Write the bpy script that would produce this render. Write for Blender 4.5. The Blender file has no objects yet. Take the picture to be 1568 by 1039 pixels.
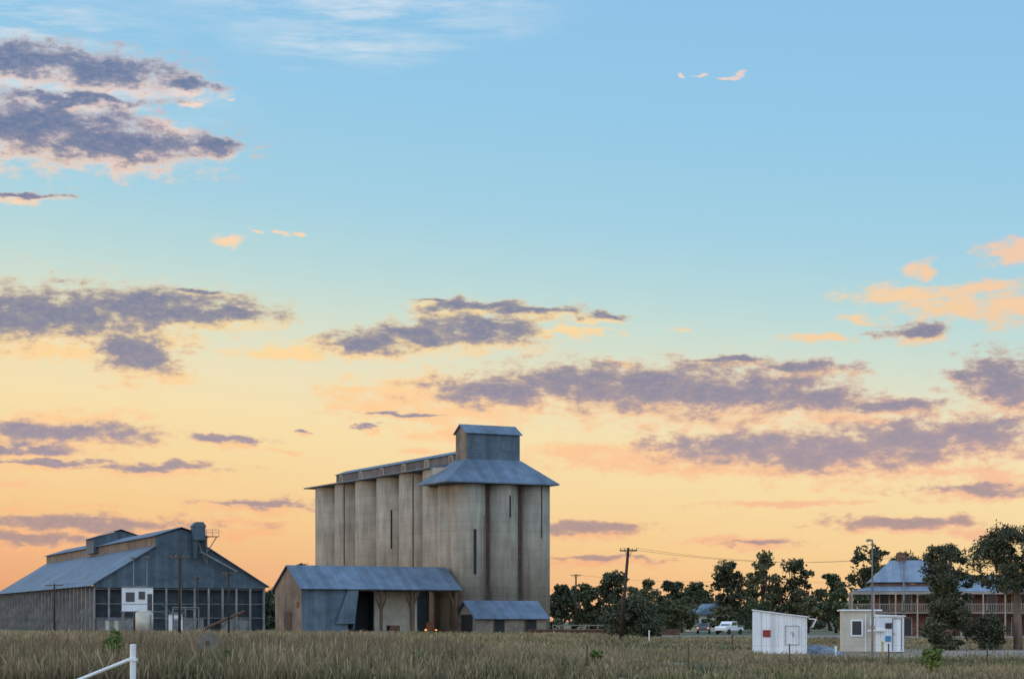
import bpy, math, random
import numpy as np
from mathutils import Vector, Matrix
random.seed(7); rng=np.random.default_rng(7)
S=bpy.context.scene
S.view_settings.view_transform='Standard'; S.view_settings.look='None'; S.view_settings.exposure=0
R=math.radians

def lin(c):
    return tuple(((v/255)/12.92 if v/255<=0.04045 else ((v/255+0.055)/1.055)**2.4) for v in c)+(1,)

# ------------------------------------------------------------ geometry helper
class Geo:
    def __init__(s): s.v=[]; s.f=[]
    def poly(s,pts):
        n=len(s.v); s.v+= [tuple(p) for p in pts]; s.f.append(tuple(range(n,n+len(pts)))); return s
    def box(s,x0,x1,y0,y1,z0,z1):
        n=len(s.v)
        s.v+=[(x0,y0,z0),(x1,y0,z0),(x1,y1,z0),(x0,y1,z0),(x0,y0,z1),(x1,y0,z1),(x1,y1,z1),(x0,y1,z1)]
        s.f+=[tuple(n+i for i in q) for q in ((0,3,2,1),(4,5,6,7),(0,1,5,4),(1,2,6,5),(2,3,7,6),(3,0,4,7))]
        return s
    def prism(s,prof,axis,a0,a1):
        n=len(s.v); k=len(prof)
        for a in (a0,a1):
            for p in prof: s.v.append((a,p[0],p[1]) if axis=='x' else (p[0],a,p[1]))
        s.f.append(tuple(range(n,n+k))); s.f.append(tuple(range(n+2*k-1,n+k-1,-1)))
        for i in range(k):
            j=(i+1)%k; s.f.append((n+i,n+j,n+k+j,n+k+i))
        return s
    def tube(s,p0,p1,r0,r1=None,n=8):
        r1=r0 if r1 is None else r1
        p0=Vector(p0);p1=Vector(p1); d=(p1-p0)
        if d.length<1e-6: return s
        d.normalize(); a=d.orthogonal().normalized(); b=d.cross(a); m=len(s.v)
        for p,r in((p0,r0),(p1,r1)):
            for i in range(n):
                t=2*math.pi*i/n; s.v.append(tuple(p+a*(r*math.cos(t))+b*(r*math.sin(t))))
        for i in range(n):
            j=(i+1)%n; s.f.append((m+i,m+j,m+n+j,m+n+i))
        s.f.append(tuple(range(m+n-1,m-1,-1))); s.f.append(tuple(range(m+n,m+2*n)))
        return s
    def cyl(s,x,y,z0,z1,r,n=40): return s.tube((x,y,z0),(x,y,z1),r,r,n)
    def make(s,name,mat,parent=None,smooth=False,loc=None,bevel=0):
        me=bpy.data.meshes.new(name); me.from_pydata(s.v,[],s.f); me.update()
        import bmesh
        bm=bmesh.new(); bm.from_mesh(me); bmesh.ops.recalc_face_normals(bm,faces=bm.faces); bm.to_mesh(me); bm.free()
        o=bpy.data.objects.new(name,me); S.collection.objects.link(o)
        me.materials.append(mat)
        if parent: o.parent=parent
        if loc: o.location=loc
        if smooth:
            for p in me.polygons: p.use_smooth=len(p.vertices)==4
        if bevel:
            b=o.modifiers.new('b','BEVEL'); b.width=bevel; b.segments=2
        return o
def group(name,loc,rot=0):
    e=bpy.data.objects.new(name,None); e.location=loc; e.rotation_euler=(0,0,R(rot)); e.empty_display_size=.5
    S.collection.objects.link(e); return e

# ------------------------------------------------------------ materials
def mat(name,col,rough=.8,var=.25,scale=1.0,kind=None,col2=None,metal=0,streak=False,pitch=.9,axis=0,emit=None,sz=.08):
    m=bpy.data.materials.new(name); m.use_nodes=True; nt=m.node_tree; N=nt.nodes; L=nt.links
    b=N['Principled BSDF']; b.inputs['Roughness'].default_value=rough; b.inputs['Metallic'].default_value=metal
    tc=N.new('ShaderNodeTexCoord'); mp=N.new('ShaderNodeMapping'); L.new(tc.outputs['Object'],mp.inputs[0])
    if streak: mp.inputs['Scale'].default_value=(1,1,sz)
    nz=N.new('ShaderNodeTexNoise'); nz.inputs['Scale'].default_value=scale; nz.inputs['Detail'].default_value=6; nz.inputs['Roughness'].default_value=.65
    L.new(mp.outputs[0],nz.inputs['Vector'])
    rp=N.new('ShaderNodeValToRGB'); c2=col2 or tuple(c*(1-var*1.6) for c in col[:3])
    hi=tuple(min(1,c*(1+var*.5)) for c in col[:3])
    rp.color_ramp.elements[0].position=.33; rp.color_ramp.elements[0].color=tuple(c2[:3])+(1,)
    rp.color_ramp.elements[1].position=.68; rp.color_ramp.elements[1].color=hi+(1,)
    L.new(nz.outputs[0],rp.inputs[0]); out=rp.outputs[0]
    n2=N.new('ShaderNodeTexNoise'); n2.inputs['Scale'].default_value=scale*.23; n2.inputs['Detail'].default_value=3
    L.new(tc.outputs['Object'],n2.inputs['Vector'])
    mr=N.new('ShaderNodeMapRange'); mr.inputs[1].default_value=.3; mr.inputs[2].default_value=.7; mr.inputs[3].default_value=1-var; mr.inputs[4].default_value=1+var*.4
    L.new(n2.outputs[0],mr.inputs[0])
    mx=N.new('ShaderNodeMix'); mx.data_type='RGBA'; mx.blend_type='MULTIPLY'; mx.inputs[0].default_value=1
    L.new(out,mx.inputs[6]); L.new(mr.outputs[0],mx.inputs[7]); out=mx.outputs[2]
    if kind in('corr','pour'):
        sx=N.new('ShaderNodeSeparateXYZ'); L.new(tc.outputs['Object'],sx.inputs[0])
        def math_(op,a,b=None):
            q=N.new('ShaderNodeMath'); q.operation=op
            if isinstance(a,(int,float)): q.inputs[0].default_value=a
            else: L.new(a,q.inputs[0])
            if b is not None:
                if isinstance(b,(int,float)): q.inputs[1].default_value=b
                else: L.new(b,q.inputs[1])
            return q.outputs[0]
        ax=sx.outputs[axis if kind=='corr' else 2]
        fl=math_('FLOOR',math_('DIVIDE',ax,pitch))
        wn=N.new('ShaderNodeTexWhiteNoise'); wn.noise_dimensions='1D'; L.new(fl,wn.inputs['W'])
        m2=N.new('ShaderNodeMapRange'); m2.inputs[3].default_value=.82 if kind=='corr' else .93; m2.inputs[4].default_value=1.12 if kind=='corr' else 1.05
        L.new(wn.outputs[0],m2.inputs[0])
        fr=math_('FRACT',math_('DIVIDE',ax,pitch))
        ln=math_('LESS_THAN',fr,.07); dk=math_('SUBTRACT',1,math_('MULTIPLY',ln,.22 if kind=='corr' else .13))
        mu=math_('MULTIPLY',m2.outputs[0],dk)
        mm=N.new('ShaderNodeMix'); mm.data_type='RGBA'; mm.blend_type='MULTIPLY'; mm.inputs[0].default_value=1
        L.new(out,mm.inputs[6]); L.new(mu,mm.inputs[7]); out=mm.outputs[2]
        if kind=='corr':
            si=math_('SINE',math_('MULTIPLY',ax,2*math.pi/.15)); bp=N.new('ShaderNodeBump'); bp.inputs['Strength'].default_value=.35; bp.inputs['Distance'].default_value=.02
            L.new(si,bp.inputs['Height']); L.new(bp.outputs[0],b.inputs['Normal'])
    L.new(out,b.inputs['Base Color'])
    if emit: b.inputs['Emission Color'].default_value=emit[0]+(1,); b.inputs['Emission Strength'].default_value=emit[1]
    return m

M={}
M['conc']=mat('silo_concrete',(.385,.335,.265),.9,.20,1.3,'pour',streak=True,pitch=1.25,sz=.16)
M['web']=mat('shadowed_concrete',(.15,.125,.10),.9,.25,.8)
M['conc2']=mat('plain_concrete',(.30,.25,.20),.9,.25,.8)
M['concg']=mat('grey_concrete',(.32,.31,.30),.9,.25,.8)
M['roof']=mat('galvanised_roof',(.165,.225,.31),.55,.22,.5,'corr',metal=.2,pitch=.8)
M['roofy']=mat('galvanised_roof_y',(.165,.225,.31),.55,.22,.5,'corr',metal=.2,pitch=.8,axis=1)
M['wallm']=mat('corrugated_wall',(.11,.16,.21),.6,.25,.5,'corr',metal=.15,pitch=.8)
M['wallw']=mat('weathered_tin_sunset',(.24,.185,.145),.7,.3,.5,'corr',pitch=.8,axis=1)  # brown tone puts the warm sunset light into the left-facing tin
M['wallg']=mat('weathered_tin_grey',(.16,.15,.155),.7,.35,.5,'corr',pitch=1.3,axis=1)
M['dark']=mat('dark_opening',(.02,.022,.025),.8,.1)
M['white']=mat('white_paint',(.82,.84,.86),.5,.07,1.5)
M['whitec']=mat('white_ribbed_panel',(.84,.85,.87),.5,.07,1.2,'corr',pitch=.22)
M['cream']=mat('cream_paint',(.60,.55,.46),.6,.12,1.2)
M['timber']=mat('weathered_timber',(.16,.10,.065),.85,.35,2.5,streak=True)
M['dtimber']=mat('dark_timber',(.06,.038,.026),.85,.35,2.5,streak=True)
M['steel']=mat('steel_grey',(.22,.23,.24),.5,.2,2,metal=.4)
M['glass']=mat('window_glass',(.03,.045,.06),.1,.1)
M['brick']=mat('red_brick',(.26,.12,.08),.85,.3,1.5)
M['red']=mat('red_sign',(.30,.03,.03),.5,.1)
M['blue']=mat('blue_sign',(.05,.25,.5),.5,.1)
M['tyre']=mat('tyre_rubber',(.02,.02,.02),.8,.1)
M['rust']=mat('rusty_steel',(.16,.08,.05),.8,.3,2)
M['lampo']=mat('orange_lamp',(.9,.5,.2),.5,0,1,emit=((1,.36,.08),1.5))
M['lampr']=mat('red_tail_lamp',(.8,.1,.05),.5,0,1,emit=((1,.22,.05),2))
M['bark']=mat('gum_bark',(.26,.18,.14),.9,.35,2,streak=True)
M['dbark']=mat('dark_bark',(.07,.055,.04),.9,.3,2)
M['gravel']=mat('blue_metal_gravel',(.26,.30,.36),.95,.35,7)
M['yellow']=mat('yellow_paint',(.6,.42,.08),.6,.1)

def leafmat(name,c0,c1):
    m=bpy.data.materials.new(name); m.use_nodes=True; nt=m.node_tree; N=nt.nodes; L=nt.links
    b=N['Principled BSDF']; b.inputs['Roughness'].default_value=.7
    g=N.new('ShaderNodeNewGeometry'); rp=N.new('ShaderNodeValToRGB')
    rp.color_ramp.elements[0].color=c0+(1,); rp.color_ramp.elements[1].color=c1+(1,)
    L.new(g.outputs['Random Per Island'],rp.inputs[0])
    L.new(rp.outputs[0],b.inputs['Base Color'])
    return m
M['leaf']=leafmat('eucalypt_leaves',(.035,.05,.02),(.13,.14,.055))
M['leafd']=leafmat('dark_leaves',(.024,.034,.016),(.09,.095,.042))
M['leafo']=leafmat('olive_leaves',(.06,.065,.025),(.17,.16,.07))

# ------------------------------------------------------------ world
SUN_AZ=-98; SUN_EL=3
w=bpy.data.worlds.new("World"); S.world=w; w.use_nodes=True
try:
    w.cycles.sampling_method='MANUAL'; w.cycles.sample_map_resolution=256
except Exception: pass
nt=w.node_tree; N=nt.nodes; L=nt.links
bg0=N['Background']
def mth(op,a,b=None,c=None,clamp=False):
    q=N.new('ShaderNodeMath'); q.operation=op; q.use_clamp=clamp
    for i,x in enumerate((a,b,c)):
        if x is None: continue
        if isinstance(x,(int,float)): q.inputs[i].default_value=x
        else: L.new(x,q.inputs[i])
    return q.outputs[0]
tc=N.new('ShaderNodeTexCoord'); sp=N.new('ShaderNodeSeparateXYZ'); L.new(tc.outputs['Generated'],sp.inputs[0])
az=mth('MULTIPLY',mth('ARCTAN2',sp.outputs[0],sp.outputs[1]),180/math.pi)
el=mth('MULTIPLY',mth('ARCSINE',sp.outputs[2]),180/math.pi)
F=3000.0
def ae(u,v):
    x=(u-784)/F; z=(950-v)/F
    return math.degrees(math.atan(x)), math.degrees(math.atan(z/math.sqrt(1+x*x)))
def ramp(pts,inp,lo,hi):
    mr=N.new('ShaderNodeMapRange'); mr.inputs[1].default_value=lo; mr.inputs[2].default_value=hi; L.new(inp,mr.inputs[0])
    r=N.new('ShaderNodeValToRGB'); e=r.color_ramp.elements
    for i,(p,c) in enumerate(pts):
        q=(p-lo)/(hi-lo)
        if i==0: e[0].position=q; e[0].color=lin(c)
        elif i==1: e[1].position=q; e[1].color=lin(c)
        else:
            k=e.new(q); k.color=lin(c)
    L.new(mr.outputs[0],r.inputs[0]); return r.outputs[0]
def mixc(f,a,b,bt='MIX'):
    x=N.new('ShaderNodeMix'); x.data_type='RGBA'; x.blend_type=bt
    if isinstance(f,(int,float)): x.inputs[0].default_value=f
    else: L.new(f,x.inputs[0])
    for i,c in((6,a),(7,b)):
        if isinstance(c,tuple): x.inputs[i].default_value=c
        else: L.new(c,x.inputs[i])
    return x.outputs[2]
azc=mth('MAXIMUM',mth('MINIMUM',az,25),-25)
els=mth('ADD',el,mth('MULTIPLY',azc,.09))
skyc=ramp([(-1,(236,160,114)),(1,(247,190,138)),(2.2,(251,207,148)),(3.6,(252,219,162)),(5.2,(252,228,176)),(6.6,(242,230,193)),(8.0,(218,228,209)),(9.6,(190,222,222)),(11.5,(168,213,231)),(14.5,(153,205,235)),(18,(145,198,236)),(35,(165,202,238))],els,-2,42)
sk=N.new('ShaderNodeTexSky'); sk.sky_type='NISHITA'; sk.sun_disc=False; sk.sun_elevation=R(SUN_EL); sk.sun_rotation=R(SUN_AZ); sk.air_density=1; sk.dust_density=1
skm=mixc(1.0,sk.outputs[0],(.08,.08,.08,1),'MULTIPLY')
skyc=mixc(.05,skyc,skm)
bk=N.new('ShaderNodeMapRange'); bk.inputs[1].default_value=.75; bk.inputs[2].default_value=-.7; bk.inputs[3].default_value=1; bk.inputs[4].default_value=1.6; L.new(sp.outputs[1],bk.inputs[0])  # extra sky brightness added behind the camera to lift the front walls
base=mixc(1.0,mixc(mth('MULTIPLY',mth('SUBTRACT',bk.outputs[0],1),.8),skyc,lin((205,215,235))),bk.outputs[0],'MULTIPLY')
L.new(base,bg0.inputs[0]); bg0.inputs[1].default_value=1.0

# clouds ------------------------------------------------
dark=[(30,90,150,26),(150,104,130,26),(285,132,60,9),(110,150,120,8),(50,192,185,38),(190,220,140,26),(325,224,50,11),(35,300,62,5),
(50,480,215,40),(230,468,150,26),(340,480,90,14),(215,540,58,32),(300,446,55,5),
(560,525,75,15),(630,515,85,15),(735,503,95,25),(720,468,85,9),(820,478,85,8),(925,480,30,7),(660,460,40,4),
(760,598,110,22),(880,582,110,28),(990,592,165,36),(1130,602,150,36),(1250,605,90,20),(1230,562,80,10),(1130,552,65,6),
(1130,685,140,22),(1270,690,140,30),(1400,672,140,32),(1500,660,90,24),(1548,580,75,40),(1490,575,30,10),(1400,505,44,11),(1370,622,75,11),
(60,662,160,19),(40,688,90,6),(90,705,70,4),(240,716,105,6),(40,708,60,4),(350,672,50,6),(460,662,12,3),
(400,770,105,6),(120,800,200,12),(50,825,120,9),(900,808,95,9),(1390,800,120,10),(1500,750,95,9),(910,855,90,4),(1160,832,60,4),(570,655,14,3),(620,634,60,3)]
peach=[(245,195,42,16),(300,165,22,6),(1076,113,12,3),(1035,113,9,4),(1118,119,14,3),(345,370,30,7),(395,355,9,3),(436,355,11,4),(460,357,9,3),(354,150,6,3),
(1400,450,110,15),(1410,415,22,16),(1470,468,105,24),(1550,470,60,32),(1545,385,48,18),(1325,488,34,8),(1500,440,65,15),
(860,508,80,8),(440,540,100,11),(520,528,80,15),(1045,508,20,4),(930,505,20,4),(640,600,130,28),(700,625,145,28),(560,622,75,16),(540,600,60,9),
(950,556,34,7),(980,700,160,26),(880,685,55,16),(1060,715,130,16),(1530,735,75,22),(1130,830,80,9),(1300,640,100,12),(690,665,90,12),(430,690,45,5),(380,815,60,8),
(110,640,115,12),(170,672,60,6),(20,650,60,14),(130,775,40,4),(0,740,70,8),(20,775,60,6),(1260,520,60,7),(1210,770,140,6),(1180,720,130,12),(1440,720,140,8),(240,520,72,20),(260,575,46,10),(100,535,140,18),(340,800,100,6),(1520,820,80,9),(650,690,45,7)]
fr=[(u,v+rv*.45+3,ru*1.06,rv*1.12+3) for (u,v,ru,rv) in dark]
wisp=[(u,v,ru*1.6,rv*1.9) for (u,v,ru,rv) in dark if ru>80]
cx=N.new('ShaderNodeCombineXYZ'); L.new(az,cx.inputs[0]); L.new(el,cx.inputs[1])
def noise(scale,detail,rough,sc=(1,1,1),off=(0,0,0),rot=0):
    mp=N.new('ShaderNodeMapping'); mp.inputs['Scale'].default_value=sc; mp.inputs['Location'].default_value=off; mp.inputs['Rotation'].default_value=(0,0,rot)
    L.new(cx.outputs[0],mp.inputs[0])
    n=N.new('ShaderNodeTexNoise'); n.noise_dimensions='2D'; n.inputs['Scale'].default_value=scale; n.inputs['Detail'].default_value=detail; n.inputs['Roughness'].default_value=rough
    L.new(mp.outputs[0],n.inputs['Vector']); return n
wn=noise(.9,4,.6,(.6,1.5,1))
vs=N.new('ShaderNodeVectorMath'); vs.operation='SUBTRACT'; L.new(wn.outputs[1],vs.inputs[0]); vs.inputs[1].default_value=(.5,.5,.5)
vm=N.new('ShaderNodeVectorMath'); vm.operation='MULTIPLY_ADD'; L.new(vs.outputs[0],vm.inputs[0]); vm.inputs[1].default_value=(1.9,.7,0); L.new(cx.outputs[0],vm.inputs[2])
def field(lst):
    cur=None
    for (u,v,ru,rv) in lst:
        a,e=ae(u,v); ra=math.degrees(ru/F); re=math.degrees(rv/F)
        q=N.new('ShaderNodeVectorMath'); q.operation='MULTIPLY_ADD'; L.new(vm.outputs[0],q.inputs[0])
        q.inputs[1].default_value=(1/ra,1/re,0); q.inputs[2].default_value=(-a/ra,-e/re,0)
        l=N.new('ShaderNodeVectorMath'); l.operation='LENGTH'; L.new(q.outputs[0],l.inputs[0])
        cur=l.outputs['Value'] if cur is None else mth('SMOOTH_MIN',cur,l.outputs['Value'],.35)
    return cur
fn=noise(1.4,7,.60,(.8,1.7,1),(3,7,0))
fn2=noise(4.0,4,.7,(.8,1.6,1),(13,2,0))
fv=mth('ADD',mth('MULTIPLY',mth('SUBTRACT',fn.outputs[0],.5),1.9),mth('MULTIPLY',mth('SUBTRACT',fn2.outputs[0],.5),.9))
def maprange(d,a,b,mx=1,mode='SMOOTHSTEP'):
    mr=N.new('ShaderNodeMapRange'); mr.interpolation_type=mode; mr.inputs[1].default_value=a; mr.inputs[2].default_value=b; mr.inputs[4].default_value=mx
    L.new(d,mr.inputs[0]); return mr.outputs[0]
def dens(f,bias): return mth('ADD',mth('SUBTRACT',bias,f),fv)
dcol=ramp([(0,(190,150,134)),(2.5,(176,150,146)),(5,(158,148,162)),(8,(130,134,158)),(14,(102,122,158)),(20,(112,134,172))],el,-1,21)
pcol=ramp([(0,(240,170,124)),(2,(248,184,134)),(4,(253,198,148)),(6.5,(255,208,154)),(9,(255,224,160)),(11,(253,214,176)),(14,(246,216,200)),(17,(240,224,216))],el,-1,21)
pk=N.new('ShaderNodeMapRange'); pk.inputs[1].default_value=-2; pk.inputs[2].default_value=14; L.new(az,pk.inputs[0])
pcol=mixc(mth('MULTIPLY',pk.outputs[0],.5),pcol,lin((240,186,164)))
lump=maprange(fn2.outputs[0],.4,.75,.55)
cn=noise(1.0,6,.62,(.28,1.9,1),(2,1,0),R(8))
def sector(u0,u1,v0,v1,cirrus):
    def near(lst,mu,mv): return [c for c in lst if c[0]+c[2]*1.9+mu>u0 and c[0]-c[2]*1.9-mu<u1 and c[1]+c[3]*2.2+mv>v0 and c[1]-c[3]*2.2-mv<v1]
    col=skyc
    if cirrus:
        ca=field([(560,15,280,50),(70,40,170,50),(540,70,160,34),(120,150,220,60)])
        cv=mth('SUBTRACT',1.25,ca,clamp=True)
        cm=N.new('ShaderNodeMapRange'); cm.inputs[1].default_value=.38; cm.inputs[2].default_value=.72; L.new(cn.outputs[0],cm.inputs[0])
        col=mixc(mth('MULTIPLY',mth('MULTIPLY',cv,cm.outputs[0]),.8,clamp=True),col,lin((228,234,238)))
    a=near(wisp,20,20)
    if a: col=mixc(maprange(dens(field(a),1.1),0,1.5,.5),col,mixc(.45,pcol,dcol) if v1<450 else mixc(.12,pcol,dcol))
    a=near(peach+fr,20,20)
    if a: col=mixc(maprange(dens(field(a),1.3),0,1.1,.93),col,pcol)
    a=near(dark,20,20)
    if a:
        d=dens(field(a),1.42)
        body=mixc(mth('MULTIPLY',maprange(d,.1,1.15),mth('SUBTRACT',1,mth('MULTIPLY',lump,.40))),mixc(.4,pcol,dcol),dcol)
        col=mixc(maprange(d,0,.85,.97),col,body)
    b=N.new('ShaderNodeBackground'); L.new(col,b.inputs[0]); b.inputs[1].default_value=1; return b.outputs[0]
def split(coord,thr,lo,hi):
    f=mth('GREATER_THAN',coord,thr); m=N.new('ShaderNodeMixShader'); L.new(f,m.inputs[0]); L.new(lo,m.inputs[1]); L.new(hi,m.inputs[2]); return m.outputs[0]
us=[-300,130,420,640,860,1080,1300,1900]
def row(v0,v1,cir):
    secs=[sector(us[i],us[i+1],v0,v1,cir and us[i+1]<=1080) for i in range(len(us)-1)]
    def build(i,j):
        if j-i==1: return secs[i]
        m=(i+j)//2; return split(az,ae(us[m],500)[0],build(i,m),build(m,j))
    return build(0,len(secs))
low=row(630,1000,False); mid=row(400,630,False); up=row(-200,400,True)
front=split(el,ae(784,630)[1],low,split(el,ae(784,400)[1],mid,up))
inside=mth('MULTIPLY',mth('LESS_THAN',mth('ABSOLUTE',az),27),mth('MULTIPLY',mth('GREATER_THAN',el,-1.5),mth('LESS_THAN',el,23)))
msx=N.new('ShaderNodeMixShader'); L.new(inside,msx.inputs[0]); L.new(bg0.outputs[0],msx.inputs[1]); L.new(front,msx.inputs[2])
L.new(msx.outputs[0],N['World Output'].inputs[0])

sd=bpy.data.lights.new('sun','SUN'); sd.energy=.75; sd.angle=R(10); sd.color=(1,.72,.48)
so=bpy.data.objects.new('sun',sd); S.collection.objects.link(so)
dr=Vector((math.sin(R(SUN_AZ))*math.cos(R(8)),math.cos(R(SUN_AZ))*math.cos(R(8)),math.sin(R(8))))
so.rotation_euler=(-dr).to_track_quat('-Z','Y').to_euler(); so.location=(-100,100,60)

# ------------------------------------------------------------ ground
def groundmat():
    m=bpy.data.materials.new('dry_grassland'); m.use_nodes=True; nt=m.node_tree;N=nt.nodes;L=nt.links
    b=N['Principled BSDF']; b.inputs['Roughness'].default_value=1
    tc=N.new('ShaderNodeTexCoord')
    def nz(s,d,sc=(1,1,1)):
        mp=N.new('ShaderNodeMapping'); mp.inputs['Scale'].default_value=sc; L.new(tc.outputs['Object'],mp.inputs[0])
        n=N.new('ShaderNodeTexNoise'); n.inputs['Scale'].default_value=s; n.inputs['Detail'].default_value=d; L.new(mp.outputs[0],n.inputs[0]); return n.outputs[0]
    r1=N.new('ShaderNodeValToRGB'); e=r1.color_ramp.elements; e[0].position=.38; e[0].color=(.085,.092,.035,1); e[1].position=.60; e[1].color=(.24,.185,.10,1)
    L.new(nz(.05,6,(1,.5,1)),r1.inputs[0])
    r2=N.new('ShaderNodeValToRGB'); e=r2.color_ramp.elements; e[0].position=.3; e[0].color=(.5,.5,.5,1); e[1].position=.7; e[1].color=(1.2,1.2,1.2,1)
    L.new(nz(1.7,6),r2.inputs[0])
    mx=N.new('ShaderNodeMix'); mx.data_type='RGBA'; mx.blend_type='MULTIPLY'; mx.inputs[0].default_value=1
    L.new(r1.outputs[0],mx.inputs[6]); L.new(r2.outputs[0],mx.inputs[7]); L.new(mx.outputs[2],b.inputs['Base Color']); return m
Geo().poly([(-4000,-3000,0),(4000,-3000,0),(4000,6000,0),(-4000,6000,0)]).make('ground',groundmat())
M['road']=mat('gravel_road_mat',(.29,.25,.235),.95,.2,.4)
M['track']=mat('dirt_track_mat',(.34,.265,.21),.95,.3,.5)
Geo().poly([(14,200,.012),(300,217,.012),(300,248,.012),(60,246,.012),(12,232,.012)]).make('gravel_road',M['road'])
Geo().poly([(11,100,.012),(15,92,.012),(40,84,.012),(70,88,.012),(60,112,.012),(30,120,.012),(18,118,.012),(11,108,.012)]).make('dirt_track',M['track'])

# ------------------------------------------------------------ grass
def vnoise(x,y,s,seed):
    r=np.random.default_rng(seed); T=r.random((64,64))
    X=x/s; Y=y/s; xi=np.floor(X).astype(int); yi=np.floor(Y).astype(int); fx=X-xi; fy=Y-yi
    fx=fx*fx*(3-2*fx); fy=fy*fy*(3-2*fy)
    g=lambda a,b:T[a%64,b%64]
    return (g(xi,yi)*(1-fx)+g(xi+1,yi)*fx)*(1-fy)+(g(xi,yi+1)*(1-fx)+g(xi+1,yi+1)*fx)*fy
def grass(name,n,d0,d1,spread,hbase,wd,seed,heads=.3,xr=None,tint=None,thr=0,amp=1.25):
    r=np.random.default_rng(seed)
    y=np.sqrt(r.random(n)*(d1**2-d0**2)+d0**2)
    x=(r.random(n)-.5)*2*spread*y if xr is None else xr[0]+(xr[1]-xr[0])*r.random(n)
    patch=vnoise(x,y*.7,6,seed)*.5+vnoise(x,y,1.1,seed+1)*.5
    keep=(patch>.25+.35*r.random(n))&(patch>thr)
    edge=vnoise(x,y,4,55)*6
    yard=(x>10+edge*.5)&(x<48)&(y>84+edge)&(y<120)
    keep&=~(yard&(r.random(n)<.95))
    keep&=~((x>13)&(y>198))
    keep&=~((np.hypot(x+10.25,y-64)<1.3)&(r.random(n)<.8))
    x=x[keep];y=y[keep];patch=patch[keep];n=len(x)
    left=1/(1+np.exp((x/y-.02)*22))
    h=hbase*(.3+.75*r.random(n)**1.6)*(.35+amp*patch)*(.42+.8*left)
    w=wd*(.6+.8*r.random(n))
    a=r.random(n)*2*np.pi; lean=h*(r.random(n)*.7); la=r.random(n)*2*np.pi
    dx=np.cos(a)*w; dy=np.sin(a)*w
    bx=x+np.cos(la)*lean*.35; by=y+np.sin(la)*lean*.35
    tx=x+np.cos(la)*lean; ty=y+np.sin(la)*lean
    V=np.empty((n,5,3))
    V[:,0]=np.stack([x-dx,y-dy,np.zeros(n)],1); V[:,1]=np.stack([x+dx,y+dy,np.zeros(n)],1)
    V[:,2]=np.stack([bx+dx*.8,by+dy*.8,h*.6],1); V[:,3]=np.stack([bx-dx*.8,by-dy*.8,h*.6],1)
    V[:,4]=np.stack([tx,ty,h],1)
    hd=r.random(n)<heads
    V[hd,2]=np.stack([(tx+dx*1.5)[hd],(ty+dy*1.5)[hd],(h*.84)[hd]],1); V[hd,3]=np.stack([(tx-dx*1.5)[hd],(ty-dy*1.5)[hd],(h*.84)[hd]],1)
    base=np.arange(n)*5
    me=bpy.data.meshes.new(name); me.vertices.add(n*5); me.vertices.foreach_set('co',V.reshape(-1))
    loops=np.stack([base,base+1,base+2,base+3,base+3,base+2,base+4],1).reshape(-1)
    me.loops.add(n*7); me.loops.foreach_set('vertex_index',loops.astype(np.int32))
    st=np.stack([np.arange(n)*7,np.arange(n)*7+4],1).reshape(-1); me.polygons.add(n*2); me.polygons.foreach_set('loop_start',st.astype(np.int32))
    me.update(calc_edges=True)
    g=vnoise(x,y*.6,9,99)*.6+vnoise(x,y,2.2,98)*.4+(r.random(n)-.5)*.3-left*.05+.02
    g=np.clip((g-.42)*2.8,0,1)[:,None]
    straw=np.array([.36,.265,.15]); green=np.array([.13,.145,.045]); c=straw*(1-g)+green*g
    c*=(.45+.9*r.random(n))[:,None]*(.65+.7*vnoise(x,y,3.5,97))[:,None]
    c[hd]=c[hd]*.55+np.array([.46,.35,.22])*.45*(.5+r.random(hd.sum()))[:,None]
    if tint is not None: c=c*.25+np.array(tint)*.75*(.5+r.random(n))[:,None]
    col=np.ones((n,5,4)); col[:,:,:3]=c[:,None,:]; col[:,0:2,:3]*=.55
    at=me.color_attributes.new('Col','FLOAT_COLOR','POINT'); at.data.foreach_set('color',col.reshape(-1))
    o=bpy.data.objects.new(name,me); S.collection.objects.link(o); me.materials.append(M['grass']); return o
gm=bpy.data.materials.new('grass_blades'); gm.use_nodes=True; b=gm.node_tree.nodes['Principled BSDF']; b.inputs['Roughness'].default_value=.8
a=gm.node_tree.nodes.new('ShaderNodeAttribute'); a.attribute_name='Col'
gm.node_tree.links.new(a.outputs['Color'],b.inputs['Base Color'])
tr=gm.node_tree.nodes.new('ShaderNodeBsdfTranslucent'); gm.node_tree.links.new(a.outputs['Color'],tr.inputs[0])
ms=gm.node_tree.nodes.new('ShaderNodeMixShader'); ms.inputs[0].default_value=.3
gm.node_tree.links.new(b.outputs[0],ms.inputs[1]); gm.node_tree.links.new(tr.outputs[0],ms.inputs[2]); gm.node_tree.links.new(ms.outputs[0],gm.node_tree.nodes['Material Output'].inputs[0])
M['grass']=gm
grass('grass_field',230000,54,100,.34,.58,.014,11,.3,amp=1.6)
grass('grass_field_far',170000,98,240,.34,.50,.035,21,.25,amp=1.5)
grass('dry_weed_patch',30000,57,90,.34,1.15,.014,31,.6,xr=(-24,-1),tint=(.19,.13,.085),thr=.57,amp=.9)
grass('green_weed_patch',24000,55,120,.34,.75,.03,41,.1,tint=(.085,.10,.03),thr=.64,amp=.9)

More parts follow.
